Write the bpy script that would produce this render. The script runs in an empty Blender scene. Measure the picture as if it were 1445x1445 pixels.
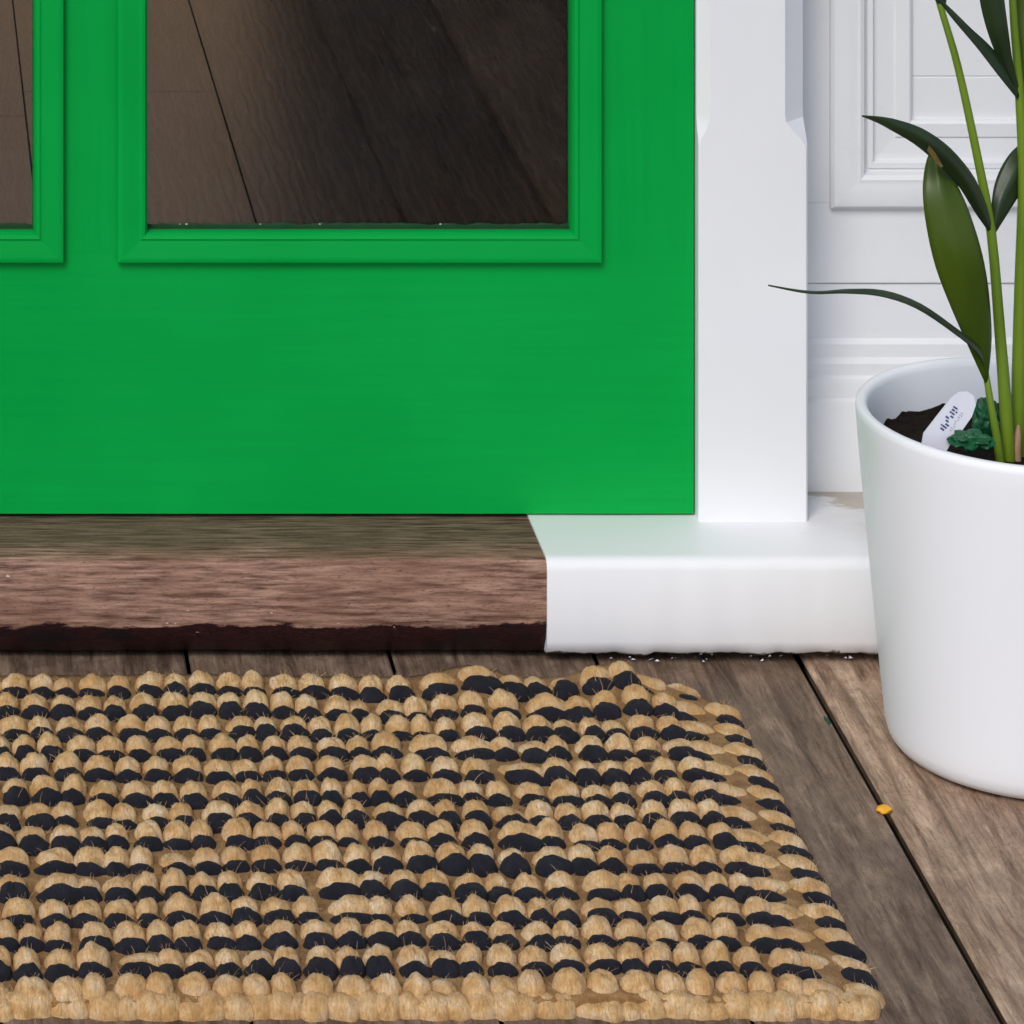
import bpy, bmesh, math, random
from mathutils import Vector, Matrix, noise
R = math.radians
random.seed(7)
sc = bpy.context.scene
C = sc.collection

# ------------------------------------------------------------------ camera, sky, sun, exposure
F, VX, VY, H = 5600.0, -130.0, -1304.0, 1.40      # focal length and vanishing point in photo pixels, eye height
cam = bpy.data.cameras.new('camera'); camo = bpy.data.objects.new('camera', cam); C.objects.link(camo)
camo.location = (0, 0, H); camo.rotation_euler = (R(90), 0, 0)
cam.sensor_width = 36; cam.lens = F / 1445 * 36
cam.shift_x = (722.5 - VX) / 1445; cam.shift_y = -(722.5 - VY) / 1445
cam.clip_start = .05; cam.clip_end = 2000
sc.camera = camo

SUN_EL, SUN_AZ = 42, -26        # azimuth: degrees left of straight behind the camera
w = bpy.data.worlds.new('World'); sc.world = w; w.use_nodes = True
nt = w.node_tree; bg = nt.nodes['Background']
sky = nt.nodes.new('ShaderNodeTexSky'); sky.sky_type = 'NISHITA'; sky.sun_disc = False
sky.sun_elevation = R(SUN_EL); sky.sun_rotation = R(180 - SUN_AZ)
sky.air_density = 1.0; sky.dust_density = 1.5; sky.ozone_density = 1.0
nt.links.new(sky.outputs[0], bg.inputs[0]); bg.inputs[1].default_value = .12
sl = bpy.data.lights.new('sun', 'SUN'); sl.energy = 1.25; sl.angle = R(24); sl.color = (1, .97, .935)
so = bpy.data.objects.new('sun', sl); C.objects.link(so)
sd = Vector((math.sin(R(SUN_AZ)) * math.cos(R(SUN_EL)), -math.cos(R(SUN_AZ)) * math.cos(R(SUN_EL)), math.sin(R(SUN_EL))))
so.rotation_euler = sd.to_track_quat('Z', 'Y').to_euler(); so.location = sd * 20
sc.view_settings.view_transform = 'Standard'; sc.view_settings.look = 'None'
sc.view_settings.exposure = .47; sc.view_settings.gamma = 1
sc.cycles.max_bounces = 6; sc.cycles.diffuse_bounces = 4; sc.cycles.glossy_bounces = 3; sc.cycles.transparent_max_bounces = 12
sc.cycles.use_denoising = True
sc.cycles.caustics_reflective = False; sc.cycles.caustics_refractive = False

def P(px, py, D):               # photo pixel at distance D -> point
    return Vector(((px - VX) / F * D, D, H - (py - VY) / F * D))

# ------------------------------------------------------------------ helpers
def obj(name, bm, mat, parent=None, smooth=False, kind=None):
    me = bpy.data.meshes.new(name)
    if isinstance(bm, bmesh.types.BMesh):
        bm.normal_update(); bm.to_mesh(me); bm.free()
    else:
        me.from_pydata(bm[0], [], bm[1]); me.update()
    if mat is not None: me.materials.append(mat)
    if smooth:
        for p in me.polygons: p.use_smooth = True
    o = bpy.data.objects.new(name, me); C.objects.link(o)
    if parent is not None:
        o.parent = parent; o.matrix_parent_inverse = parent.matrix_basis.inverted()
    if kind: o['kind'] = kind
    return o
def tag(o, label, cat, group=None):
    o['label'] = label; o['category'] = cat
    if group: o['group'] = group
    return o
def thing(name, label, cat, loc=(0, 0, 0)):
    o = bpy.data.objects.new(name, None); C.objects.link(o); o.location = loc; o.empty_display_size = .05
    return tag(o, label, cat)
def box(x0, x1, y0, y1, z0, z1, bev=0, seg=2):
    bm = bmesh.new(); bmesh.ops.create_cube(bm, size=1)
    for v in bm.verts:
        v.co = ((x0 + x1) / 2 + v.co.x * (x1 - x0), (y0 + y1) / 2 + v.co.y * (y1 - y0), (z0 + z1) / 2 + v.co.z * (z1 - z0))
    if bev: bmesh.ops.bevel(bm, geom=bm.edges[:], offset=bev, segments=seg, profile=.6, affect='EDGES')
    return bm
def loft(rings, cap=True, close=False):
    """rings: list of equal-length closed point loops"""
    vs = [tuple(p) for r in rings for p in r]; n = len(rings[0]); fs = []
    m = len(rings)
    for i in range(m if close else m - 1):
        a, b = i * n, ((i + 1) % m) * n
        for j in range(n): fs.append((a + j, a + (j + 1) % n, b + (j + 1) % n, b + j))
    if cap and not close:
        fs.append(tuple(range(n))[::-1]); fs.append(tuple((m - 1) * n + j for j in range(n)))
    bm = bmesh.new(); bv = [bm.verts.new(v) for v in vs]
    for f in fs:
        try: bm.faces.new([bv[k] for k in f])
        except ValueError: pass
    bmesh.ops.recalc_face_normals(bm, faces=bm.faces)
    return bm
def lathe(profile, cx, cy, n=96, closed=False):
    rings = []
    for r, z in profile:
        rings.append([(cx + r * math.cos(2 * math.pi * k / n), cy + r * math.sin(2 * math.pi * k / n), z) for k in range(n)])
    return loft(rings, cap=not closed, close=closed)
def tube(pts, rads, n=8):
    pts = [Vector(p) for p in pts]; rings = []
    up = Vector((.3, 1, .1)).normalized()
    for i, p in enumerate(pts):
        t = (pts[min(i + 1, len(pts) - 1)] - pts[max(i - 1, 0)]).normalized()
        a = t.cross(up).normalized(); b = t.cross(a).normalized()
        rings.append([p + (a * math.cos(2 * math.pi * k / n) + b * math.sin(2 * math.pi * k / n)) * rads[i] for k in range(n)])
    return loft(rings)
def smooth_by_angle(o, deg=35):
    me = o.data
    for p in me.polygons: p.use_smooth = True
    me.set_sharp_from_angle(angle=R(deg))
    return o

# ------------------------------------------------------------------ materials
class M:
    def __init__(s, name, rough=.5, spec=.5):
        s.m = bpy.data.materials.new(name); s.m.use_nodes = True
        s.t = s.m.node_tree; s.b = s.t.nodes['Principled BSDF']
        s.b.inputs['Roughness'].default_value = rough
        s.b.inputs['Specular IOR Level'].default_value = spec
    def n(s, typ, **kw):
        d = s.t.nodes.new(typ)
        for k, v in kw.items():
            if k in d.inputs: d.inputs[k].default_value = v
            else: setattr(d, k, v)
        return d
    def l(s, a, b): s.t.links.new(a, b)
    def coord(s, which='Object', scale=(1, 1, 1), rnd=0):
        if which == 'World': src = s.n('ShaderNodeNewGeometry').outputs['Position']
        else: src = s.n('ShaderNodeTexCoord').outputs[which]
        if rnd:
            oi = s.n('ShaderNodeObjectInfo'); mm = s.n('ShaderNodeMath', operation='MULTIPLY'); s.l(oi.outputs['Random'], mm.inputs[0]); mm.inputs[1].default_value = rnd
            cb = s.n('ShaderNodeCombineXYZ'); 
            for k in range(3): s.l(mm.outputs[0], cb.inputs[k])
            ad = s.n('ShaderNodeVectorMath', operation='ADD'); s.l(src, ad.inputs[0]); s.l(cb.outputs[0], ad.inputs[1]); src = ad.outputs[0]
        mp = s.n('ShaderNodeMapping'); s.l(src, mp.inputs[0]); mp.inputs['Scale'].default_value = scale
        return mp.outputs[0]
    def noise(s, vec, scale, detail=4, rough=.55, dist=0):
        d = s.n('ShaderNodeTexNoise'); s.l(vec, d.inputs['Vector'])
        d.inputs['Scale'].default_value = scale; d.inputs['Detail'].default_value = detail; d.inputs['Roughness'].default_value = rough; d.inputs['Distortion'].default_value = dist
        return d.outputs['Fac']
    def ramp(s, fac, stops, interp='LINEAR'):
        d = s.n('ShaderNodeValToRGB'); s.l(fac, d.inputs[0]); d.color_ramp.interpolation = interp
        e = d.color_ramp.elements
        while len(e) < len(stops): e.new(.5)
        for k, (p, c) in enumerate(stops):
            e[k].position = p
            e[k].color = (c, c, c, 1) if isinstance(c, (int, float)) else (*c, 1)
        return d.outputs[0]
    def mix(s, fac, a, b, mode='MIX'):
        d = s.n('ShaderNodeMix', data_type='RGBA', blend_type=mode)
        for sock, v in ((d.inputs[0], fac), (d.inputs[6], a), (d.inputs[7], b)):
            if isinstance(v, (int, float)): sock.default_value = v if sock.type == 'VALUE' else (v, v, v, 1)
            elif isinstance(v, tuple): sock.default_value = (*v, 1)
            else: s.l(v, sock)
        return d.outputs[2]
    def math(s, op, a, b=None, clamp=False):
        d = s.n('ShaderNodeMath', operation=op, use_clamp=clamp)
        for k, v in enumerate((a, b)):
            if v is None: continue
            if isinstance(v, (int, float)): d.inputs[k].default_value = v
            else: s.l(v, d.inputs[k])
        return d.outputs[0]
    def col(s, c):
        if isinstance(c, tuple): s.b.inputs['Base Color'].default_value = (*c, 1)
        else: s.l(c, s.b.inputs['Base Color'])
    def rough(s, f): s.l(f, s.b.inputs['Roughness'])
    def bump(s, h, strength=.3, dist=.002):
        d = s.n('ShaderNodeBump'); d.inputs['Strength'].default_value = strength; d.inputs['Distance'].default_value = dist
        s.l(h, d.inputs['Height'])
        if s.b.inputs['Normal'].is_linked: s.l(s.b.inputs['Normal'].links[0].from_socket, d.inputs['Normal'])
        s.l(d.outputs[0], s.b.inputs['Normal'])

def green_paint(name, along):                       # brushed gloss paint, strokes along x or z
    m = M(name, .42, .12)
    sc_ = (2, 2, 60) if along == 'x' else (60, 2, 2)
    br = m.noise(m.coord('World', sc_), 2.2, 5, .6)
    big = m.noise(m.coord('World'), 5, 3)
    c = m.mix(m.ramp(big, [(.3, 0), (.7, 1)]), (.0002, .305, .045), (.0003, .345, .055))
    c = m.mix(m.ramp(br, [(.3, .22), (.6, 0)]), c, (.0002, .25, .040))
    m.col(c)
    m.rough(m.ramp(big, [(.3, .34), (.7, .46)]))
    m.bump(br, .13, .0009); m.bump(m.noise(m.coord('World'), 90, 3), .08, .0006)
    return m.m
GREEN_H, GREEN_V = green_paint('green_paint_rail', 'x'), green_paint('green_paint_stile', 'z')

def white_paint(name, base=(.79, .795, .82), rough=.42, dirt=.0, bump=.12):
    m = M(name, rough, .4)
    n1 = m.noise(m.coord('World'), 7, 4)
    c = m.mix(m.ramp(n1, [(.3, 0), (.75, 1)]), base, tuple(v * .965 for v in base))
    if dirt:
        g = m.noise(m.coord('World', (1, 1, 2)), 34, 6, .7)
        c = m.mix(m.math('MULTIPLY', m.ramp(g, [(.58, 0), (.72, 1)]), dirt), c, (.42, .36, .29))
    m.col(c)
    m.bump(m.noise(m.coord('World', (1, 1, .25)), 55, 4), bump, .0012)
    return m.m
WHITE = white_paint('white_gloss_paint')
WHITE_WALL = white_paint('white_wall_paint', (.75, .755, .765), .55, .08)
CEIL = white_paint('porch_ceiling_paint', (.72, .72, .70), .6)

def sill_white():
    m = M('white_sill_paint', .42, .4)
    pos = m.n('ShaderNodeSeparateXYZ'); m.l(m.n('ShaderNodeNewGeometry').outputs['Position'], pos.inputs[0])
    g = m.noise(m.coord('World', (1, 1.6, 1)), 28, 7, .68)
    # bare, dirty timber worn through towards the wall line; ragged dark line along the foot of the block
    back = m.math('MULTIPLY', m.math('SUBTRACT', pos.outputs[1], 3.585), 9.0, True)
    right = m.math('MULTIPLY', m.math('SUBTRACT', pos.outputs[0], .79), 14.0, True)
    wear = m.math('ADD', m.math('MULTIPLY', m.math('MULTIPLY', back, right), 1.0), m.math('MULTIPLY', right, .10))
    mask = m.ramp(m.math('ADD', m.math('MULTIPLY', wear, .75), g), [(.72, 0), (.86, 1)])
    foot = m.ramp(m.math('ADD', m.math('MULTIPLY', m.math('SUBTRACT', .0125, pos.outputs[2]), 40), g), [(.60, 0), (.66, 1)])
    c = m.mix(m.noise(m.coord('World'), 6), (.80, .805, .83), (.77, .775, .795))
    grime = m.math('MULTIPLY', m.math('MULTIPLY', right, m.math('MULTIPLY', m.math('SUBTRACT', pos.outputs[1], 3.505), 14.0, True)), m.ramp(g, [(.3, .45), (.7, 1)]))
    c = m.mix(m.math('MULTIPLY', grime, .75), c, (.56, .53, .49))
    c = m.mix(mask, c, m.mix(g, (.30, .25, .20), (.55, .50, .43)))
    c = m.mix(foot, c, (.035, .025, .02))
    m.col(c); m.bump(g, .12, .0015); m.bump(m.noise(m.coord('World', (.3, 1, 1)), 60, 4), .1, .001)
    return m.m
SILL_WHITE = sill_white()

def sill_wood():
    m = M('worn_sill_timber', .62, .3)
    pos = m.n('ShaderNodeSeparateXYZ'); m.l(m.n('ShaderNodeNewGeometry').outputs['Position'], pos.inputs[0])
    nrm = m.n('ShaderNodeSeparateXYZ'); m.l(m.n('ShaderNodeNewGeometry').outputs['Normal'], nrm.inputs[0])
    gr = m.noise(m.coord('World', (1.1, 13, 13)), 19, 7, .64, .25)
    fine = m.noise(m.coord('World', (6, 20, 20)), 32, 6, .75)
    blot = m.noise(m.coord('World', (1, 2, 2)), 9, 5, .6)
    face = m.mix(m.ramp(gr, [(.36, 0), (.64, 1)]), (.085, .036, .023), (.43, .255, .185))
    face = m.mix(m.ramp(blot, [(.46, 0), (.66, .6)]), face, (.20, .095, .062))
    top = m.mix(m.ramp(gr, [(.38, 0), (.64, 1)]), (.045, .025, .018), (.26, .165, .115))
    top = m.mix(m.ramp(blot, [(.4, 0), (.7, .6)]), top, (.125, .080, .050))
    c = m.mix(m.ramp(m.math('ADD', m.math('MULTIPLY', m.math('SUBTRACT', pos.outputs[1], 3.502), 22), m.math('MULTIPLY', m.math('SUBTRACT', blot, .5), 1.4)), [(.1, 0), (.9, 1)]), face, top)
    c = m.mix(m.ramp(fine, [(.34, .7), (.45, 0)]), c, (.030, .017, .012))
    # old maroon stain left on the lower edge, ragged at its upper border
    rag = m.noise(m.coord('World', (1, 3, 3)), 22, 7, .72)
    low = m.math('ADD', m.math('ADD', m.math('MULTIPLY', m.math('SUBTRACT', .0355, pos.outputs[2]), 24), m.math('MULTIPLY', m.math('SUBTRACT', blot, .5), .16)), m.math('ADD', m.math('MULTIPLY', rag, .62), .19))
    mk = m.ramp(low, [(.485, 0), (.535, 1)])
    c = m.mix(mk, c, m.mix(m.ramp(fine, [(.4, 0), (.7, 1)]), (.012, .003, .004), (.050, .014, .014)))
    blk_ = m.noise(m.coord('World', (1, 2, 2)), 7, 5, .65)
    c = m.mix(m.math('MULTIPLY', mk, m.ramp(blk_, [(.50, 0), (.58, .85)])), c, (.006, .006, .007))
    fleck = m.noise(m.coord('World', (1, 1.5, 1.5)), 60, 3, .55)
    c = m.mix(m.ramp(fleck, [(.735, 0), (.755, .8)]), c, (.60, .52, .46))
    m.col(c)
    m.rough(m.mix(mk, .7, .38))
    m.bump(gr, .25, .0016); m.bump(fine, .25, .0010)
    return m.m
SILL_WOOD = sill_wood()

def plank_mat(name, lo, mid, hi, rough=.6, spec=.35, contrast=1.0, knots=True, bump=.4):
    m = M(name, rough, spec)
    v = m.coord('World', (9, .8, 9), 13)
    g = m.noise(v, 9, 8, .65, .6)
    v2 = m.coord('World', (40, 2.2, 40), 5)
    fine = m.noise(v2, 14, 5, .7)
    bl = m.noise(m.coord('World', (1.8, 1, 1), 3), 13, 6, .66, 1.6)
    c = m.ramp(g, [(.34, lo), (.5, mid), (.66, hi)])
    c = m.mix(m.ramp(bl, [(.35, .55 * contrast), (.62, 0)]), c, lo)
    c = m.mix(m.ramp(fine, [(.32, .55), (.5, 0)]), c, tuple(x * .45 for x in lo))
    if knots:
        crk = m.noise(m.coord('World', (3, 1.3, 3), 7), 16, 6, .7, 1.4)
        c = m.mix(m.ramp(crk, [(.49, 0), (.505, .55), (.52, 0)]), c, tuple(x * .4 for x in lo))
    oi = m.n('ShaderNodeObjectInfo')
    c = m.mix(1.0, c, oi.outputs['Color'], 'MULTIPLY')
    m.col(c)
    m.rough(m.ramp(bl, [(.3, rough - .12), (.7, rough + .12)]))
    m.bump(g, bump, .0022); m.bump(fine, bump, .0010); m.bump(bl, bump * .7, .004)
    return m.m
DECK = plank_mat('weathered_deck', (.085, .052, .034), (.225, .152, .106), (.345, .250, .182), .66, .3, bump=.6)
def inside_mat():
    m = M('oak_floor', .27, .5)
    v = m.coord('World', (1, .16, 1), 13)
    w_ = m.n('ShaderNodeTexWave', wave_type='RINGS', rings_direction='Y'); m.l(v, w_.inputs[0])
    w_.inputs['Scale'].default_value = 34; w_.inputs['Distortion'].default_value = 7; w_.inputs['Detail'].default_value = 3; w_.inputs['Detail Scale'].default_value = 1.6
    g = m.noise(m.coord('World', (12, .9, 12), 13), 9, 6, .65)
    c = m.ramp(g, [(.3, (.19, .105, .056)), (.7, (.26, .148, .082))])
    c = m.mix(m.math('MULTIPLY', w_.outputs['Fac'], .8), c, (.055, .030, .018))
    m.col(c); m.bump(g, .05, .0006); m.bump(w_.outputs['Fac'], .07, .0006)
    return m.m
OAK = inside_mat()
def plain(name, c, rough=.6, spec=.4, var=.12, sc_=12):
    m = M(name, rough, spec)
    m.col(m.mix(m.noise(m.coord('World'), sc_, 5, .6), tuple(v * (1 - var) for v in c), tuple(min(1, v * (1 + var)) for v in c)))
    return m.m
DARK = plain('joist_timber', (.03, .022, .016), .8)
EARTH = plain('pale_ground', (.30, .30, .30), .9, .2, .15, 1.5)
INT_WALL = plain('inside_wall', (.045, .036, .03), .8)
TAN_WALL = plain('tan_reflector', (.58, .36, .19), .9, .2, .2, 3)  # for the added wall whose reflection tints the inside floor
PUTTY = plain('old_putty', (.006, .045, .012), .7, .3, .5, 90)
FLECK = plain('bare_putty', (.45, .5, .42), .8, .2)

def glass_mat():
    m = M('window_glass'); t = m.t
    t.nodes.remove(m.b)
    tr = m.n('ShaderNodeBsdfTransparent'); tr.inputs[0].default_value = (.90, .90, .88, 1)
    gl = m.n('ShaderNodeBsdfGlossy'); gl.inputs['Roughness'].default_value = .03
    df = m.n('ShaderNodeBsdfDiffuse'); df.inputs[0].default_value = (.5, .46, .42, 1)
    fr = m.n('ShaderNodeFresnel'); fr.inputs['IOR'].default_value = 1.5
    ms = m.n('ShaderNodeMixShader'); m.l(fr.outputs[0], ms.inputs[0]); m.l(tr.outputs[0], ms.inputs[1]); m.l(gl.outputs[0], ms.inputs[2])
    d1 = m.noise(m.coord('World'), 160, 2, .5); d2 = m.noise(m.coord('World'), 14, 5, .6)
    dust = m.math('ADD', m.math('MULTIPLY', m.ramp(d1, [(.70, 0), (.78, 1)]), .05), m.math('MULTIPLY', m.ramp(d2, [(.4, 0), (.75, 1)]), .010))
    m2 = m.n('ShaderNodeMixShader'); m.l(dust, m2.inputs[0]); m.l(ms.outputs[0], m2.inputs[1]); m.l(df.outputs[0], m2.inputs[2])
    m.l(m2.outputs[0], t.nodes['Material Output'].inputs[0])
    return m.m
GLASS = glass_mat()

def jute(name, cols, dark=False):
    m = M(name, .85 if not dark else .75, .25)
    cell = m.noise(m.coord('World'), 75, 3, .55)
    fib = m.noise(m.coord('World', (30, 9, 9)), 22, 6, .75, .8)
    big = m.noise(m.coord('World'), 9, 3)
    c = m.ramp(cell, [(.30, cols[0]), (.5, cols[1]), (.70, cols[2])])
    c = m.mix(m.ramp(fib, [(.36, .60), (.54, 0)]), c, tuple(v * .42 for v in cols[0]))
    c = m.mix(m.ramp(big, [(.35, .45), (.6, 0)]), c, cols[0])
    m.col(c)
    m.bump(fib, .9, .0026); m.bump(m.noise(m.coord('World'), 700, 3), .25, .0008)
    m.b.inputs['Sheen Weight'].default_value = .06 if not dark else .03
    m.b.inputs['Sheen Roughness'].default_value = .5
    return m.m
JUTE = jute('natural_jute', [(.56, .30, .10), (.82, .53, .25), (.90, .70, .46)])
JUTE_BASE = jute('jute_backing', [(.26, .125, .035), (.40, .21, .070), (.54, .32, .13)])  # darker than the loops: crevice shade put into the backing colour
BLACK = jute('black_yarn', [(.007, .007, .013), (.011, .011, .019), (.020, .020, .030)], True)

def pot_mat():
    m = M('white_ceramic', .30, .5)
    m.col(m.mix(m.noise(m.coord('Object'), 6, 3), (.80, .81, .845), (.825, .835, .865)))
    m.rough(m.ramp(m.noise(m.coord('Object'), 9, 3), [(.3, .30), (.7, .40)]))
    m.bump(m.noise(m.coord('Object'), 40, 2), .03, .001)
    return m.m
POT = pot_mat()
def soil_mat():
    m = M('potting_soil', .95, .1)
    g = m.noise(m.coord('Object'), 130, 6, .7)
    m.col(m.ramp(g, [(.3, (.004, .003, .002)), (.7, (.022, .016, .011))])); m.bump(g, .9, .004)
    return m.m
SOIL = soil_mat()
def leaf_mat(name, a, b, trans=.35):
    m = M(name, .40, .42)
    n1 = m.noise(m.coord('Object', (1, 1, .35)), 26, 4, .6)
    st = m.noise(m.coord('Object', (1, 1, .03)), 420, 2, .5)
    c = m.mix(m.ramp(n1, [(.3, 0), (.7, 1)]), a, b)
    c = m.mix(m.math('MULTIPLY', st, .25), c, tuple(v * .6 for v in a))
    m.col(c); m.bump(st, .08, .0006)
    out = m.t.nodes['Material Output']
    tl = m.n('ShaderNodeBsdfTranslucent'); tl.inputs[0].default_value = (b[0] * 2.2, b[1] * 2.2, b[2] * .8, 1)
    ms = m.n('ShaderNodeMixShader'); ms.inputs[0].default_value = trans
    m.l(m.b.outputs[0], ms.inputs[1]); m.l(tl.outputs[0], ms.inputs[2]); m.l(ms.outputs[0], out.inputs[0])
    return m.m
LEAF_D = leaf_mat('dark_leaf', (.018, .036, .013), (.030, .056, .016), .12)
LEAF_G = leaf_mat('green_leaf', (.050, .090, .004), (.078, .125, .005), .28)
STEM = leaf_mat('green_stem', (.12, .21, .012), (.20, .29, .02), .12)
SPOT = plain('dry_leaf_spot', (.11, .075, .015), .7, .3, .6, 150)
TAG = plain('white_label_plastic', (.60, .60, .66), .4, .4, .06)
INK = plain('blue_ink', (.05, .06, .17), .6)
FOIL = plain('green_wrap_plastic', (.005, .085, .028), .45, .4, .7, 90)
PETAL = plain('yellow_petal', (.75, .36, .015), .6)
MOSS = plain('moss', (.015, .06, .03), .8)

# ------------------------------------------------------------------ the ground, porch floor
SILL_F, SILL_T = 3.494, .0923        # sill front, sill top
DOOR_Y, POST_Y, WALL_Y = 3.598, 3.583, 3.659
def hashf(*a): return noise.noise(Vector(a))

g = obj('ground', ([(-300, -300, -.45), (300, -300, -.45), (300, 300, -.45), (-300, 300, -.45)], [(0, 1, 2, 3)]), EARTH, kind='structure')

pf = obj('porch_floor', box(-1.6, 2.6, .9, 3.72, -.20, -.030), DARK, kind='structure')
PW, X0 = .1805, .789
seams = [X0 + PW * k for k in range(-13, 10)]
for k in range(len(seams) - 1):
    a, b = seams[k] + (.0027 if k == 13 else .0015), seams[k + 1] - (.0027 if k == 12 else .0015)
    ny = 40; vs = []; prof = [(0, -.024), (0, -.0022), (.0018, -.0004), (.005, 0), (.5, .0), (.995, 0)]
    rings = []
    for i in range(ny + 1):
        y = .95 + (3.70 - .95) * i / ny
        wl, wr = hashf(y * 3, k * 7.1, 0) * .0010, hashf(y * 3, k * 7.1, 9) * .0010
        l, r = a + wl, b + wr; cup = hashf(y * .8, k * 3.3, 4) * .0009
        c_ = (l + r) / 2
        rings.append([(l + .009, y, -.024), (l + .009, y, -.0075), (l + .0006, y, -.0048), (l, y, -.0026), (l + .0012, y, -.0008), (l + .004, y, 0 + cup), (c_, y, -.0008 + cup), (r - .004, y, cup), (r - .0012, y, -.0008), (r, y, -.0026), (r, y, -.024)])
    o = smooth_by_angle(obj('plank', loft(rings), DECK, pf), 40)
    t_ = {12: .98, 13: 1.85}.get(k, .92 + .2 * abs(hashf(k * 5.7, 1.3, 2)))
    o.color = (t_, t_ * .985, t_ * .96, 1)

# inside floor: wide oak planks running away from the door
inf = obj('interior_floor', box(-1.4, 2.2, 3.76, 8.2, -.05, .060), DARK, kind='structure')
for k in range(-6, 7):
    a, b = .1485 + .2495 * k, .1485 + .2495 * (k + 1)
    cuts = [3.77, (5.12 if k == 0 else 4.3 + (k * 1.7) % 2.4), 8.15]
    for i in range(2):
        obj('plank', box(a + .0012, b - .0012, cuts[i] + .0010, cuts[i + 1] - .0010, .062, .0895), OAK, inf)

# ------------------------------------------------------------------ door sill: dark timber, painted white under the frame
sill = thing('door_sill', 'long timber door sill, dark worn wood beneath the door and painted white beside it', 'door sill', (.2, 3.6, 0))
def sill_bm(x0, x1, proud, zb, amp, seed, n, under=False):
    rings = []
    for i in range(n + 1):
        x = x0 + (x1 - x0) * i / n
        e = hashf(x * 38, seed, 0) * amp + hashf(x * 110, seed, 3) * amp * .6
        d = hashf(x * 9, seed, 5) * .0012 + hashf(x * 45, seed, 6) * amp * .18
        f = SILL_F - proud + d; t = SILL_T + proud
        foot = [(x, f + .026, zb + e), (x, f + .015, zb + .006 + e * .6), (x, f + .0045, .0225), (x, f + .0004, .036)] if under else [(x, f + .011, zb + e), (x, f + .004, zb + .004 + e * .6), (x, f + .0008, .022), (x, f, .045)]
        rings.append(foot + [ (x, f, t - .010), (x, f + .0022, t - .0036), (x, f + .0060, t - .0008), (x, f + .012, t),
                      (x, 3.60, t + hashf(x * 7, seed, 8) * .0004), (x, 3.755, t), (x, 3.755, zb)])
    return loft(rings)
XS = .5625      # where dark timber meets white paint
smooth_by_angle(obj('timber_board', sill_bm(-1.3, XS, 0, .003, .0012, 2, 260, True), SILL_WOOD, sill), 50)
smooth_by_angle(obj('painted_board', sill_bm(XS, 2.3, .0022, .0075, .0036, 11, 420), SILL_WHITE, sill), 50)

V, Fc = [], []
for i in range(24):                                 # crumbs of white paint along the foot of the painted board
    c_ = Vector((random.uniform(.62, .86) if i % 3 else random.uniform(.57, .9), SILL_F + random.uniform(.003, .010), random.uniform(.0030, .0075))); b0 = len(V); s_ = random.uniform(.0006, .0019)
    q = [Vector((random.uniform(-1.8, 1.8), random.uniform(-.8, .8), random.uniform(-.8, .8))) * s_ for _ in range(4)]
    V += [tuple(c_ + v) for v in q]; Fc += [(b0, b0 + 1, b0 + 2), (b0, b0 + 1, b0 + 3), (b0, b0 + 2, b0 + 3), (b0 + 1, b0 + 2, b0 + 3)]
obj('paint_crumbs', (V, Fc), WHITE, sill, False, 'stuff')

# ------------------------------------------------------------------ door
door = thing('door', 'bright green panelled timber door with two lower glass panes', 'door', (.165, DOOR_Y, SILL_T))
DL, DR, DB, DT = -.382, .7125, SILL_T + .0042, 2.07
th = .042
PX = [(-.2985, .1413), (.1895, .6284)]            # outer edges of the two pane mouldings
PZ = [(.3255, .98), (1.13, 1.95)]
mw = .028
fr = .012                                          # frame members stop this far inside the mouldings
def memb(name, x0, x1, z0, z1, mat): smooth_by_angle(obj(name, box(x0, x1, DOOR_Y, DOOR_Y + th, z0, z1), mat, door), 40)
memb('bottom_rail', DL, DR, DB, PZ[0][0] + fr, GREEN_H)
memb('stile', DL, PX[0][0] + fr, PZ[0][0] + fr, DT, GREEN_V)
memb('stile', PX[1][1] - fr, DR, PZ[0][0] + fr, DT, GREEN_V)
memb('mullion', PX[0][1] - fr, PX[1][0] + fr, PZ[0][0] + fr, DT, GREEN_V)
for a, b in PX:
    memb('lock_rail', a + fr, b - fr, PZ[0][1] - fr, PZ[1][0] + fr, GREEN_H)
    memb('top_rail', a + fr, b - fr, PZ[1][1] - fr, DT, GREEN_H)
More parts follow.
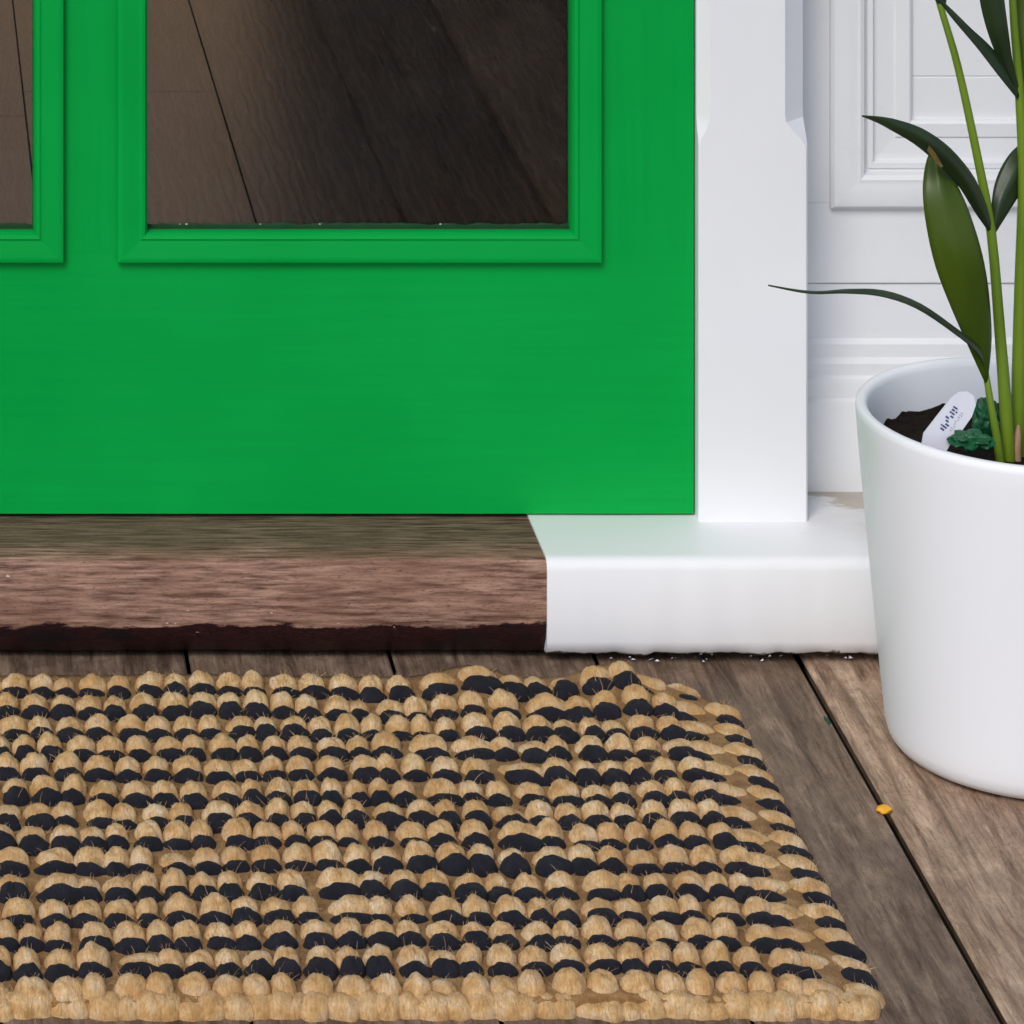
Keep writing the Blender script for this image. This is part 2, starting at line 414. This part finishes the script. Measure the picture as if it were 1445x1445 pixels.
# moulding profile: (distance in from outer edge, height in front of door face)
MP = [(.0026, -.002), (.0026, .0014), (.0003, .0022), (0, .0070), (.0010, .0086), (.0030, .0092), (.006, .0090), (.0192, .0070), (.0205, .0070), (.0222, .0080), (.0250, .0074), (.0268, .0050), (.0276, .001), (.028, -.016), (.013, -.016)]
for (a, b) in PX:
    for (z0, z1) in PZ:
        cn = [(a, z0, 1, 1), (b, z0, -1, 1), (b, z1, -1, -1), (a, z1, 1, -1)]
        for k in range(4):
            r = []
            for q in (cn[k], cn[(k + 1) % 4]):
                r.append([(q[0] + q[2] * u, DOOR_Y - h, q[1] + q[3] * u) for u, h in MP])
            smooth_by_angle(obj('moulding', loft(r), GREEN_H if k % 2 == 0 else GREEN_V, door), 28)
        obj('pane', box(a + mw - .006, b - mw + .006, DOOR_Y + .011, DOOR_Y + .0145, z0 + mw - .006, z1 - mw + .006), GLASS, door)
    # ragged old putty along the foot of the glass; gap shade and dirt in its dark colour
    z0 = PZ[0][0]; rings = []; n = 130
    for i in range(n + 1):
        x = a + mw + .0004 + (b - a - 2 * mw - .0008) * i / n
        hh = .0030 + .0016 * hashf(x * 60, a, 1) + .0012 * hashf(x * 190, a, 2)
        rings.append([(x, DOOR_Y + .0108, z0 + mw - .001), (x, DOOR_Y + .0108, z0 + mw + hh), (x, DOOR_Y + .0085, z0 + mw + hh * .55), (x, DOOR_Y + .004, z0 + mw + .0004 + hh * .1), (x, DOOR_Y + .004, z0 + mw - .001)])
    pt = obj('putty', loft(rings), PUTTY, door)
    for i in range(5):
        x = random.uniform(a + mw + .01, b - mw - .01); s = random.uniform(.0005, .0010)
        bm = bmesh.new(); bmesh.ops.create_icosphere(bm, subdivisions=1, radius=s)
        for v in bm.verts: v.co = Vector((v.co.x * 1.5, v.co.y * .6, v.co.z)) + Vector((x, DOOR_Y + .0085, z0 + mw + .003))
        obj('flake', bm, FLECK, pt)

# ------------------------------------------------------------------ door frame: chamfered posts
frame = thing('door_frame', 'white painted door frame post with stopped chamfers beside the green door', 'door frame', (.763, POST_Y, SILL_T))
def post(xl, xr, cl, cr, mirror=False):
    def ring(z, kl, kr):
        e = .0016
        a, b = max(cl * kl, e), max(cr * kr, e)
        return [(xl, 3.74, z), (xl, POST_Y + a, z), (xl + a, POST_Y, z), (xr - b, POST_Y, z), (xr - b + min(.003, b * .3), POST_Y + min(.0035, b * .4), z), (xr, POST_Y + b, z), (xr, 3.74, z)]
    zs = [(SILL_T + .0005, 0, 0), (.4325, 0, 0), (.440, .22, .30), (.447, .6, .62), (.455, .92, .95), (.462, 1, 1), (2.12, 1, 1)]
    return loft([ring(*q) for q in zs])
smooth_by_angle(obj('post', post(.714, .8126, .0105, .0206), WHITE, frame), 20)
smooth_by_angle(obj('post', post(DL - .0015 - .0986, DL - .0015, .0206, .0105), WHITE, frame), 20)
obj('head', box(DL - .1, .8126, POST_Y + .002, 3.74, 2.1205, 2.24, .003), WHITE, frame)

# ------------------------------------------------------------------ house: white panelled wall, porch roof, rooms
house = thing('house', 'white panelled timber house wall with moulded skirting beside the door', 'house', (1.5, 3.7, 0))
SP = [(.060, .0926), (0, .0926), (0, .1745), (.0012, .1775), (.0042, .1795), (.0042, .1925), (.0055, .1965), (.0085, .199), (.0085, .2095), (.0100, .2125), (.0125, .2145), (.0125, .2265), (.0155, .2305), (.0165, .2310), (.0165, .2815), (.060, .2815)]
def skirt(x0, x1):
    return loft([[(x, WALL_Y + dy, z) for dy, z in SP] for x in (x0, x1)])
WF = WALL_Y + .0140       # wall board face
def wall_side(x0, x1, panels):
    smooth_by_angle(obj('skirting', skirt(x0, x1), WHITE_WALL, house), 25)
    zb = .2824
    xs = [x0] + [v for p in panels for v in (p[0] + .004, p[1] - .004)] + [x1]
    z0, z1 = panels[0][2] + .004, panels[0][3] - .004
    obj('rail', box(x0, x1, WF, WF + .04, zb, z0, .0015), WHITE_WALL, house)
    obj('rail', box(x0, x1, WF, WF + .04, z1, 2.6, .0015), WHITE_WALL, house)
    for k in range(0, len(xs), 2): obj('stile', box(xs[k], xs[k + 1], WF, WF + .04, z0, z1), WHITE_WALL, house)
    for a, b, c, d in panels:
        # stepped frame: outer bolection, inner bead, flat, innermost edge
        PR = [(0, -.002), (0, .006), (.003, .0095), (.008, .0105), (.022, .0075), (.027, .0085), (.031, .0065), (.0327, -.002), (.0345, -.002), (.036, .000), (.0405, .000), (.0424, -.006), (.062, -.0075), (.0635, -.0055), (.0755, -.0050), (.078, -.0070), (.079, -.016), (.079, -.03), (0, -.03)]
        cn = [(a, c, 1, 1), (b, c, -1, 1), (b, d, -1, -1), (a, d, 1, -1)]
        for k in range(4):
            r = [[(q[0] + q[2] * u, WF - h, q[1] + q[3] * u) for u, h in PR] for q in (cn[k], cn[(k + 1) % 4])]
            smooth_by_angle(obj('panel_moulding', loft(r), WHITE_WALL, house), 28)
        z = c + .074; i = 0
        edges = [c + .074, c + .1175, c + .26, c + .40, c + .54, c + .68, d - .07]
        for i in range(len(edges) - 1):
            obj('board', box(a + .07, b - .07, WF + .012, WF + .03, edges[i] + .0001, edges[i + 1] - .0001, .0009, 1), WHITE_WALL, house)
wall_side(.8135, 2.3, [(.8527, 1.45, .3533, 1.2), (1.56, 2.16, .3533, 1.2)])
wall_side(-1.3, DL - .102, [(-1.20, -.53, .3533, 1.2)])
obj('upper_wall', box(DL - .101, .8130, WF, WF + .04, 2.242, 2.6), WHITE_WALL, house)
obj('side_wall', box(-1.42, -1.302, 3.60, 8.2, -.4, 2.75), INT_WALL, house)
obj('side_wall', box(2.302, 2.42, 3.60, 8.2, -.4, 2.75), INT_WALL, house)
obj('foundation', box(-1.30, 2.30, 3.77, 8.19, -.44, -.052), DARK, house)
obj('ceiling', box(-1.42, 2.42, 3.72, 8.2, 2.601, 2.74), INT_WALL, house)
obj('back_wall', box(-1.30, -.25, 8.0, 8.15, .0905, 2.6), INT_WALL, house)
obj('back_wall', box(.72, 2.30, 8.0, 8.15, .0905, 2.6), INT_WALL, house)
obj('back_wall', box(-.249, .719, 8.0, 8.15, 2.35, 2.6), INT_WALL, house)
tag(obj('warm_reflector_wall', box(-9, 9, 13.5, 13.8, -.46, 3.4, .02), TAN_WALL), 'unseen tan wall added behind the house, its warm reflection browning the inside floor', 'wall')  # added out of view to warm the sheen on the inside floor
obj('porch_roof', box(-2.2, 3.2, 2.15, 3.72, 2.605, 2.70), CEIL, house)

# ------------------------------------------------------------------ rug
rug = thing('rug', 'natural jute and black looped door mat lying on the porch boards', 'rug', (.16, 3.16, 0))
RX0, RX1, RY0, RY1 = -.40, .706, 2.862, 3.436
PITCH, COL = .0414, .0232
def hgt(x, y):
    f = max(0, 1 - (RY1 - y) / .15)
    f = f * f * (3 - 2 * f)
    h = .0115 * math.exp(-((x - .487) / .030) ** 2) + .0120 * math.exp(-((x - .612) / .030) ** 2) + .0035 * math.exp(-((x - .23) / .10) ** 2)
    h = h * f + .0028 * (hashf(x * 7, y * 7, 2) + .5)
    e = max(0, (x - .66) / .045)
    return max(0, h) - .0015 * e
def xend(y):
    t = max(0, (y - 3.385) / .067)
    return RX1 - .082 * t * t
def dome(rx, ry, rz, seed, nu=22, nv=8, lump=.10):
    """one pulled loop of two-ply yarn: an arch whose plies twist over the top"""
    vs, fs = [], []
    tw = .5 + .35 * math.sin(seed * 2.3); ph0 = seed * 1.7; fr_ = 1.05 + .25 * math.sin(seed * 4.1)
    def ply(x, y, z): 
        d = math.cos(math.pi * (fr_ * x + tw * y) + ph0)
        return 1 - .13 * (1 - abs(d)) ** 2 * (.4 + .6 * max(0, z)) + .05 * hashf(x * 7 + seed, y * 1.6, z * 1.6)
    for i in range(nv):
        ph = (i / nv) * math.pi / 2 - .25 * (1 - i / nv)
        for j in range(nu):
            a = 2 * math.pi * j / nu
            x, y, z = math.cos(a) * math.cos(ph), math.sin(a) * math.cos(ph), math.sin(ph)
            n1 = (1 + lump * hashf(x * 1.5 + seed * 9, y * 1.5, z * 1.5)) * ply(x, y, z)
            p = 2.7; k = .5 + .5 * (abs(x) ** p + abs(y) ** p + abs(z) ** p) ** (-1 / p)
            vs.append((x * rx * n1 * k, y * ry * n1 * k, z * rz * n1))
    vs.append((0, 0, rz * ply(0, 0, 1) * (1 + lump * hashf(seed * 9, 0, 1.5)))); t = len(vs) - 1
    for i in range(nv - 1):
        for j in range(nu): fs.append((i * nu + j, i * nu + (j + 1) % nu, (i + 1) * nu + (j + 1) % nu, (i + 1) * nu + j))
    for j in range(nu): fs.append(((nv - 1) * nu + j, (nv - 1) * nu + (j + 1) % nu, t))
    return vs, fs
NV = 14
nat = [dome(1, 1, 1, s, lump=.09) for s in range(NV)]
blk = [dome(1, 1, 1, s + 40, lump=.16) for s in range(NV)]
pieces = []                                        # (colour, x, y, z, rx, ry, rz, rot, tilt)
rows = int((RY1 - RY0) / PITCH)
rng = random.Random(3)
for r in range(rows + 1):
    y0 = RY0 + .0225 + r * PITCH
    xe = xend(y0)
    off = hashf(r * 1.3, 4, 1) * .008
    x = xe - .064 + off
    while x > RX0 + .01:
        wx = COL * (1 + .17 * rng.uniform(-1, 1)) * (1.0 if rng.random() > .03 else 1.45)
        fat = 1 + .22 * hashf(x * 11, r * .8, 33) + .10 * rng.uniform(-1, 1)
        wob = .0095 * hashf(x * 4.5, r * .45, 7) + .0030 * hashf(x * 26, r * .9, 1)
        rot = rng.uniform(-.16, .16)
        jx = rng.uniform(-.0012, .0012)
        flat = rng.random() < .05
        y = y0 + wob
        pieces.append(('n', x + jx, y, hgt(x, y) + .005, wx * .495 * (1.08 if flat else 1), .0128 * fat, .0136 * fat * (.68 if flat else rng.uniform(.90, 1.08)), rot, rng.uniform(-.18, .18)))
        if r > 0:
            fb = 1 + .50 * hashf(x * 8, r * .9, 77) + .10 * rng.uniform(-1, 1)
            yb = y - .0172 + .0010 * rng.uniform(-1, 1)
            jb = rng.uniform(-.0016, .0016)
            pieces.append(('b', x + jx + jb, yb, hgt(x, yb) + .0048, wx * .52, .0098 * fb, .0110 * fb, rot + rng.uniform(-.15, .15), rng.uniform(-.2, .2)))
        x -= wx
    # the row ends: a long flat loop, then the tuft at the bound edge
    y = y0 + .002 * rng.uniform(-1, 1)
    pieces.append(('n', xe - .044, y, hgt(xe - .04, y) + .0035, .0200, .0128, .0092, -.12 + rng.uniform(-.1, .1), .10))
    pieces.append(('n', xe - .013, y + .002, .0012, .0175, .0135, .0100 * rng.uniform(.85, 1.15), -.20 + rng.uniform(-.15, .15), .12))
    if r > 0:
        L = rng.uniform(.013, .018); yb = y - .0185
        pieces.append(('b', xe - .049 + rng.uniform(-.004, .004), yb, hgt(xe - .04, yb) + .0042, L, .0082, .0085, -.14 + rng.uniform(-.12, .12), .08))
        pieces.append(('b', xe - .0105, yb, .0015, rng.uniform(.0125, .0160), .0098, .0094 * rng.uniform(.85, 1.2), -.22 + rng.uniform(-.15, .15), .12))
# bound near edge: short twisted turns of natural jute
x = RX1 - .012
while x > RX0:
    wx = rng.uniform(.012, .020)
    pieces.append(('e', x, RY0 + .0095 + rng.uniform(-.0022, .0022), .0012, wx * .85, .0135 * rng.uniform(.85, 1.15), .0108 * rng.uniform(.75, 1.25), rng.uniform(-.7, .0), 0))
    x -= wx
def placed(mesh, p):
    rot = Matrix.Translation((p[1], p[2], p[3])) @ Matrix.Rotation(p[7], 4, 'Z') @ Matrix.Rotation(p[8], 4, 'Y') @ Matrix.Diagonal((p[4], p[5], p[6], 1))
    return rot
shared = {}
def shared_mesh(c, k):
    if (c, k) not in shared:
        vs, fs = (blk if c == 'b' else nat)[k]
        me = bpy.data.meshes.new('black_loop' if c == 'b' else 'natural_loop'); me.from_pydata(vs, [], fs)
        me.materials.append(BLACK if c == 'b' else JUTE)
        for q in me.polygons: q.use_smooth = True
        shared[(c, k)] = me
    return shared[(c, k)]
def seen(p):
    px = p[1] / p[2] * F + VX
    return -15 < px < 1460
inv = rug.matrix_basis.inverted()
for c, nm, mat in (('n', 'natural_loop', JUTE), ('b', 'black_loop', BLACK), ('e', 'edge_loop', JUTE)):
    mine = sorted([p for p in pieces if p[0] == c], key=lambda p: (not seen(p), p[2]))
    own, rest = mine[:298], mine[298:]
    for i, p in enumerate(own):
        o = bpy.data.objects.new(nm, shared_mesh('b' if c == 'b' else 'n', (i * 5 + int(p[1] * 9973)) % NV)); C.objects.link(o)
        o.parent = rug; o.matrix_parent_inverse = inv; o.matrix_basis = placed(None, p)
    if rest:
        V, Fc = [], []
        for i, p in enumerate(rest):
            vs, fs = (blk if c == 'b' else nat)[(i * 5 + int(p[1] * 9973)) % NV]; m_ = placed(None, p); b0 = len(V)
            V += [tuple(m_ @ Vector(v)) for v in vs]; Fc += [tuple(b0 + q for q in f) for f in fs]
        obj('natural_loops' if c == 'n' else 'black_loops', (V, Fc), mat, rug, True, 'stuff')
# backing sheet
nx, ny = 110, 60; V, Fc = [], []
for j in range(ny + 1):
    y = RY0 + .004 + (RY1 + .012 - RY0 - .004) * j / ny
    xe = xend(y) - .004
    for i in range(nx + 1):
        x = RX0 + (xe - RX0) * i / nx
        ed = max(0, min(1, (xe - x) / .016)); V.append((x, y, .0030 + (hgt(x, y) + .0045) * ed))
b0 = len(V)
V += [(v[0], v[1], .0012) for v in V]
for j in range(ny):
    for i in range(nx):
        a = j * (nx + 1) + i; q = (a, a + 1, a + nx + 2, a + nx + 1); Fc.append(q); Fc.append(tuple(b0 + k for k in q[::-1]))
rim = [i for i in range(nx + 1)] + [(j + 1) * (nx + 1) - 1 for j in range(1, ny + 1)] + [ny * (nx + 1) + i for i in range(nx - 1, -1, -1)] + [j * (nx + 1) for j in range(ny - 1, 0, -1)]
for k in range(len(rim)):
    a, b = rim[k], rim[(k + 1) % len(rim)]; Fc.append((b, a, b0 + a, b0 + b))
obj('backing', (V, Fc), JUTE_BASE, rug, True)
# loose jute hairs standing out of the loops
def fuzz(ps, count, lmin, lmax, lift, mat, name):
    V, Fc = [], []
    for i in range(count):
        p = rng.choice(ps)
        a, h = rng.uniform(0, 2 * math.pi), rng.uniform(.15, 1)
        c = math.sqrt(1 - h * h)
        nrm = Vector((math.cos(a) * c, math.sin(a) * c, h))
        c0 = Vector((p[1] + nrm.x * p[4] * .93, p[2] + nrm.y * p[5] * .93, p[3] + nrm.z * p[6] * .93))
        t = nrm.cross(Vector((1, rng.uniform(-.7, .7), 0))).normalized() * rng.choice((-1, 1))       # mostly along the yarn
        d = (t + nrm * rng.uniform(.1, lift) + Vector((rng.uniform(-.4, .4), rng.uniform(-.3, .3), 0))).normalized()
        L = rng.uniform(lmin, lmax); side = d.cross(nrm).normalized()
        bend = Vector((rng.uniform(-1, 1), rng.uniform(-1, 1), rng.uniform(-1, .1))) * L * .3
        b0 = len(V); wd = rng.uniform(.00011, .00022)
        for u in (0, .4, .75, 1):
            q = c0 + d * L * u + bend * u * u
            V += [tuple(q + side * wd * (1 - .5 * u)), tuple(q - side * wd * (1 - .5 * u))]
        for k in range(3): Fc.append((b0 + 2 * k, b0 + 2 * k + 1, b0 + 2 * k + 3, b0 + 2 * k + 2))
    obj(name, (V, Fc), mat, rug, False, 'stuff')
near = [p for p in pieces if seen(p)]
fuzz([p for p in near if p[0] != 'b'], 15000, .0035, .009, .55, JUTE, 'jute_fibres')
fuzz([p for p in near if p[0] == 'b'], 6000, .003, .007, .5, BLACK, 'black_fibres')
fuzz(near, 500, .008, .018, 1.6, JUTE, 'loose_fibres')

# ------------------------------------------------------------------ pot
PD, PXc = 3.32, .9397
pot = thing('plant_pot', 'tall white glazed plant pot standing on the porch boards', 'plant pot', (PXc, PD, 0))
RZ = .2835
prof_o = [(.0, .0005), (.090, .0005), (.1045, .0012), (.1120, .0045), (.1165, .0100), (.1188, .018), (.1202, .030), (.1230, .0566), (.1300, .13), (.1385, .22), (.1420, .262), (.1432, .2765), (.1428, RZ - .0022), (.1412, RZ - .0004), (.1385, RZ), (.1358, RZ - .0006), (.1338, RZ - .0028), (.1330, RZ - .007), (.1310, .25), (.1270, .20), (.0, .196)]
rings = []
n = 128
o = smooth_by_angle(obj('pot_body', lathe([(max(r, .0008), z) for r, z in prof_o], PXc, PD, n), POT, pot), 60)
# soil surface
bm = bmesh.new(); bmesh.ops.create_circle(bm, cap_ends=True, segments=64, radius=.1305)
bmesh.ops.triangulate(bm, faces=bm.faces); bmesh.ops.subdivide_edges(bm, edges=bm.edges, cuts=5, use_grid_fill=True)
for v in bm.verts:
    v.co += Vector((PXc, PD, .2455)); v.co.z += .004 * hashf(v.co.x * 60, v.co.y * 60, 0) + .003 * hashf(v.co.x * 160, v.co.y * 160, 5)
obj('soil', bm, SOIL, pot, True)

# plant ------------------------------------------------------------
plant = thing('potted_palm', 'young palm with long glossy leaves and green stems growing in the white pot', 'plant', (PXc + .0, PD, .245))
def catmull(pts, n):
    out = []
    P_ = [pts[0]] + list(pts) + [pts[-1]]
    seg = len(pts) - 1
    for i in range(n + 1):
        t = i / n * seg; k = min(int(t), seg - 1); u = t - k
        a, b, c, d = (Vector(q) for q in P_[k:k + 4])
        out.append(.5 * ((2 * b) + (c - a) * u + (2 * a - 5 * b + 4 * c - d) * u * u + (3 * b - a - 3 * c + d) * u ** 3))
    return out
def leaf(left, right, depth, mat, fold=.006, name='leaf', twist=0):
    """left/right outline in photo pixels from base to tip, depth: distances along the blade"""
    n, m = 26, 8
    L = catmull([(a, b, 0) for a, b in left], n); Rr = catmull([(a, b, 0) for a, b in right], n)
    Dp = catmull([(d, 0, 0) for d in depth], n)
    V, Fc = [], []
    for i in range(n + 1):
        for j in range(m + 1):
            u = j / m; q = L[i].lerp(Rr[i], u)
            wd = (L[i] - Rr[i]).length / 1690
            d = Dp[i].x + (abs(u - .5) * 2 - .5) * fold * min(1, wd / .02) + twist * (u - .5) * wd + .0012 * hashf(i * .25, u * 3, left[0][0])
            V.append(tuple(P(q.x, q.y, d)))
    for i in range(n):
        for j in range(m): a = i * (m + 1) + j; Fc.append((a, a + 1, a + m + 2, a + m + 1))
    o = obj(name, (V, Fc), mat, plant, True)
    s = o.modifiers.new('thickness', 'SOLIDIFY'); s.thickness = .0007; s.offset = 0
    return o
def stem(pts, rads, mat=None, name='stem'):
    n = 28
    q = catmull([(a, b, 0) for a, b, d in pts], n); dd = catmull([(d, 0, 0) for a, b, d in pts], n); rr = catmull([(r, 0, 0) for r in rads], n)
    return obj(name, tube([P(v.x, v.y, d.x) for v, d in zip(q, dd)], [r.x for r in rr], 10), mat or STEM, plant, True)
# stems
stem([(1424, 662, 3.31), (1418, 560, 3.31), (1411, 470, 3.312), (1399, 330, 3.315), (1380, 225, 3.318), (1352, 95, 3.32), (1326, 5, 3.325), (1300, -90, 3.33)], [.0056, .0052, .0046, .0040, .0036, .0032, .0028, .0024])
stem([(1436, 662, 3.325), (1437, 540, 3.325), (1440, 400, 3.325), (1444, 250, 3.325), (1438, 120, 3.325), (1430, 20, 3.325), (1426, -90, 3.325)], [.0060, .0056, .0050, .0044, .0038, .0032, .0026])
stem([(1412, 660, 3.295), (1407, 620, 3.295), (1399, 575, 3.297), (1392, 532, 3.30), (1390, 520, 3.30)], [.0036, .0034, .0030, .0026, .0022])
stem([(1448, 662, 3.335), (1452, 520, 3.335), (1462, 380, 3.335), (1480, 200, 3.335), (1500, 0, 3.335)], [.0054, .005, .0044, .0036, .003])
stem([(1434, 665, 3.312), (1434, 640, 3.312), (1436, 615, 3.314), (1437, 600, 3.318)], [.0046, .0040, .0030, .0012], plain('pale_sheath', (.34, .20, .11), .6, .3, .4, 120), 'sheath')
# leaves (outline base -> tip)
leaf([(1390, 540), (1368, 492), (1343, 436), (1320, 376), (1307, 318), (1302, 270), (1306, 232), (1316, 204)],
     [(1393, 540), (1399, 480), (1396, 420), (1389, 372), (1378, 330), (1362, 285), (1342, 245), (1318, 203)], [3.298, 3.288, 3.276, 3.268, 3.27, 3.275, 3.285, 3.295], LEAF_G, .007)
l2 = leaf([(1396, 328), (1376, 300), (1352, 262), (1322, 230), (1290, 203), (1258, 184), (1238, 173), (1216, 164)],
     [(1400, 322), (1390, 285), (1372, 246), (1340, 208), (1303, 182), (1270, 170), (1245, 165), (1216, 163)], [3.313, 3.300, 3.282, 3.262, 3.248, 3.24, 3.236, 3.232], LEAF_D, .006)
leaf([(1392, 532), (1378, 498), (1340, 466), (1290, 434), (1240, 418), (1190, 414), (1140, 414), (1084, 403)],
     [(1396, 536), (1386, 494), (1348, 462), (1298, 428), (1248, 410), (1198, 408), (1146, 411), (1084, 402)], [3.30, 3.285, 3.26, 3.225, 3.19, 3.16, 3.135, 3.115], LEAF_D, .004, twist=1.6)
leaf([(1400, 328), (1399, 290), (1406, 252), (1424, 218), (1448, 198), (1480, 180), (1510, 168)],
     [(1404, 330), (1420, 304), (1438, 276), (1456, 252), (1476, 228), (1496, 198), (1511, 169)], [3.316, 3.318, 3.325, 3.333, 3.342, 3.352, 3.36], LEAF_D, .006)
leaf([(1436, 140), (1410, 108), (1384, 74), (1362, 48), (1342, 24), (1328, 6), (1318, -8)],
     [(1440, 128), (1420, 92), (1394, 62), (1370, 40), (1350, 20), (1334, 5), (1319, -9)], [3.323, 3.312, 3.30, 3.288, 3.276, 3.266, 3.26], LEAF_D, .004, twist=1.0)
leaf([(1438, 138), (1414, 96), (1396, 52), (1384, 8), (1378, -40), (1376, -90), (1382, -150)],
     [(1442, 138), (1430, 92), (1424, 52), (1418, 8), (1412, -40), (1400, -90), (1383, -150)], [3.325, 3.315, 3.305, 3.30, 3.298, 3.30, 3.305], LEAF_D, .006)
leaf([(1439, 146), (1432, 100), (1428, 50), (1424, 0), (1428, -60), (1440, -140)],
     [(1446, 146), (1462, 100), (1474, 50), (1478, 0), (1470, -60), (1441, -140)], [3.327, 3.33, 3.335, 3.34, 3.345, 3.35], LEAF_G, .007)
leaf([(1328, 10), (1316, -6), (1306, -40), (1290, -90), (1268, -150)],
     [(1334, 10), (1336, -10), (1334, -44), (1316, -96), (1269, -151)], [3.325, 3.318, 3.308, 3.30, 3.29], LEAF_D, .004)
for (bx, by, tx, ty, d, wd) in ((1462, 380, 1600, 230, 3.36, 40), (1480, 210, 1600, 60, 3.32, 44), (1500, 10, 1480, -260, 3.34, 42), (1452, 480, 1590, 480, 3.29, 30), (1500, 10, 1640, -130, 3.36, 38)):
    b_, t_ = Vector((bx, by, 0)), Vector((tx, ty, 0)); nn = (t_ - b_).cross(Vector((0, 0, 1))).normalized(); lf, rt = [], []
    for k, s in enumerate((.04, .5, .9, 1, .75, .4, .02)):
        q = b_.lerp(t_, k / 6) + Vector((0, -40 * math.sin(k / 6 * math.pi), 0)); lf.append((q.x - nn.x * wd * s, q.y - nn.y * wd * s)); rt.append((q.x + nn.x * wd * s, q.y + nn.y * wd * s))
    leaf(lf, rt, [3.335, (3.335 + d) / 2, d, d], LEAF_D if wd < 40 else LEAF_G, .006)
# dry patch on the arching leaf
q0 = [(1308, 212), (1311, 205), (1320, 216), (1331, 235), (1327, 236), (1317, 225)]
bm = bmesh.new(); bm.faces.new([bm.verts.new(P(a, b, 3.2495 + .0003 * k)) for k, (a, b) in enumerate(q0)])
ds = obj('dry_patch', bm, SPOT, l2); s_ = ds.modifiers.new('thickness', 'SOLIDIFY'); s_.thickness = .0006

# label stuck in the soil
lab = thing('plant_label', 'small white plastic plant label leaning in the pot soil', 'label', P(1325, 640, 3.270))
LD = 3.268
out = [(1298, 640), (1303, 611), (1327, 580), (1343, 560), (1352, 553), (1364, 552), (1374, 558), (1377, 571), (1371, 588), (1357, 608), (1340, 628), (1330, 646)]
def lp(a, b, off=0): return P(a, b, LD + .010 * (640 - b) / 90 + off)
bm = bmesh.new(); bm.faces.new([bm.verts.new(lp(a, b)) for a, b in out])
cd = obj('card', bm, TAG, lab); s_ = cd.modifiers.new('thickness', 'SOLIDIFY'); s_.thickness = .0014; s_.offset = 0
ax, nrm_ = Vector((1362 - 1325, 565 - 617)).normalized(), Vector((.815, .58)).normalized()
def strokes(c0, cnt, step, size, thick):
    V, Fc = [], []
    rr = random.Random(5)
    for k in range(cnt):
        c_ = Vector(c0) + ax * step * k
        for e in range(2):
            a_ = c_ + nrm_ * rr.uniform(-size, size) * .5; dr = (nrm_ if e == 0 else ax) * (size if e == 0 else step * .6) * rr.uniform(.6, 1)
            t_ = Vector((-dr.y, dr.x)).normalized() * thick
            qs = [a_ - dr / 2 - t_, a_ + dr / 2 - t_, a_ + dr / 2 + t_, a_ - dr / 2 + t_]
            b0 = len(V); V += [tuple(lp(v.x, v.y, -.0012 - .0001 * e)) for v in qs]; Fc.append((b0, b0 + 1, b0 + 2, b0 + 3))
    return V, Fc
obj('lettering', strokes((1329, 605), 9, 4.4, 7, 1.25), INK, cd)
obj('lettering', strokes((1341, 607), 9, 3.6, 3.4, .6), plain('grey_ink', (.35, .36, .42), .6), cd)

# crumpled green wrap on the soil
wrap = None
def crumple(cx, cy, D, rx, rz, seed):
    bm = bmesh.new(); bmesh.ops.create_icosphere(bm, subdivisions=4, radius=1)
    c_ = P(cx, cy, D)
    for v in bm.verts:
        k = 1 + .45 * hashf(v.co.x * 2.4 + seed, v.co.y * 2.4, v.co.z * 2.4) + .18 * abs(hashf(v.co.x * 6, v.co.y * 6 + seed, v.co.z * 6))
        v.co = Vector((v.co.x * rx * k, v.co.y * .012 * k, v.co.z * rz * k)) + c_
    return bm
tag(obj('crumpled_wrap', crumple(1394, 596, 3.35, .011, .017, 3), FOIL), 'upright scrap of crumpled green plastic wrap behind the plant stems', 'plastic wrap')
tag(obj('crumpled_wrap', crumple(1372, 622, 3.262, .016, .007, 8), FOIL), 'flat scrap of crumpled green plastic wrap on the soil beside the label', 'plastic wrap')

# ------------------------------------------------------------------ small things on the boards
def petal(px, py, sx, sy, sz, mat, name, label, cat, z=.002):
    D = (H - z) * F / (py - VY); c_ = P(px, py, D)
    bm = bmesh.new(); bmesh.ops.create_icosphere(bm, subdivisions=3, radius=1)
    for v in bm.verts:
        k = 1 + .35 * hashf(v.co.x * 1.8 + px, v.co.y * 1.8, v.co.z * 1.8)
        v.co = Vector((v.co.x * sx * k, v.co.y * sy * k, v.co.z * sz * k)) + c_
    return tag(obj(name, bm, mat, smooth=True), label, cat)
petal(1247, 1142, .0060, .0055, .0030, PETAL, 'fallen_petal', 'tiny orange yellow petal lying across the gap between boards', 'petal')
petal(1167, 1018, .0022, .010, .0020, MOSS, 'moss_tuft', 'tiny dark green moss tuft in the gap between boards', 'moss', -.001)
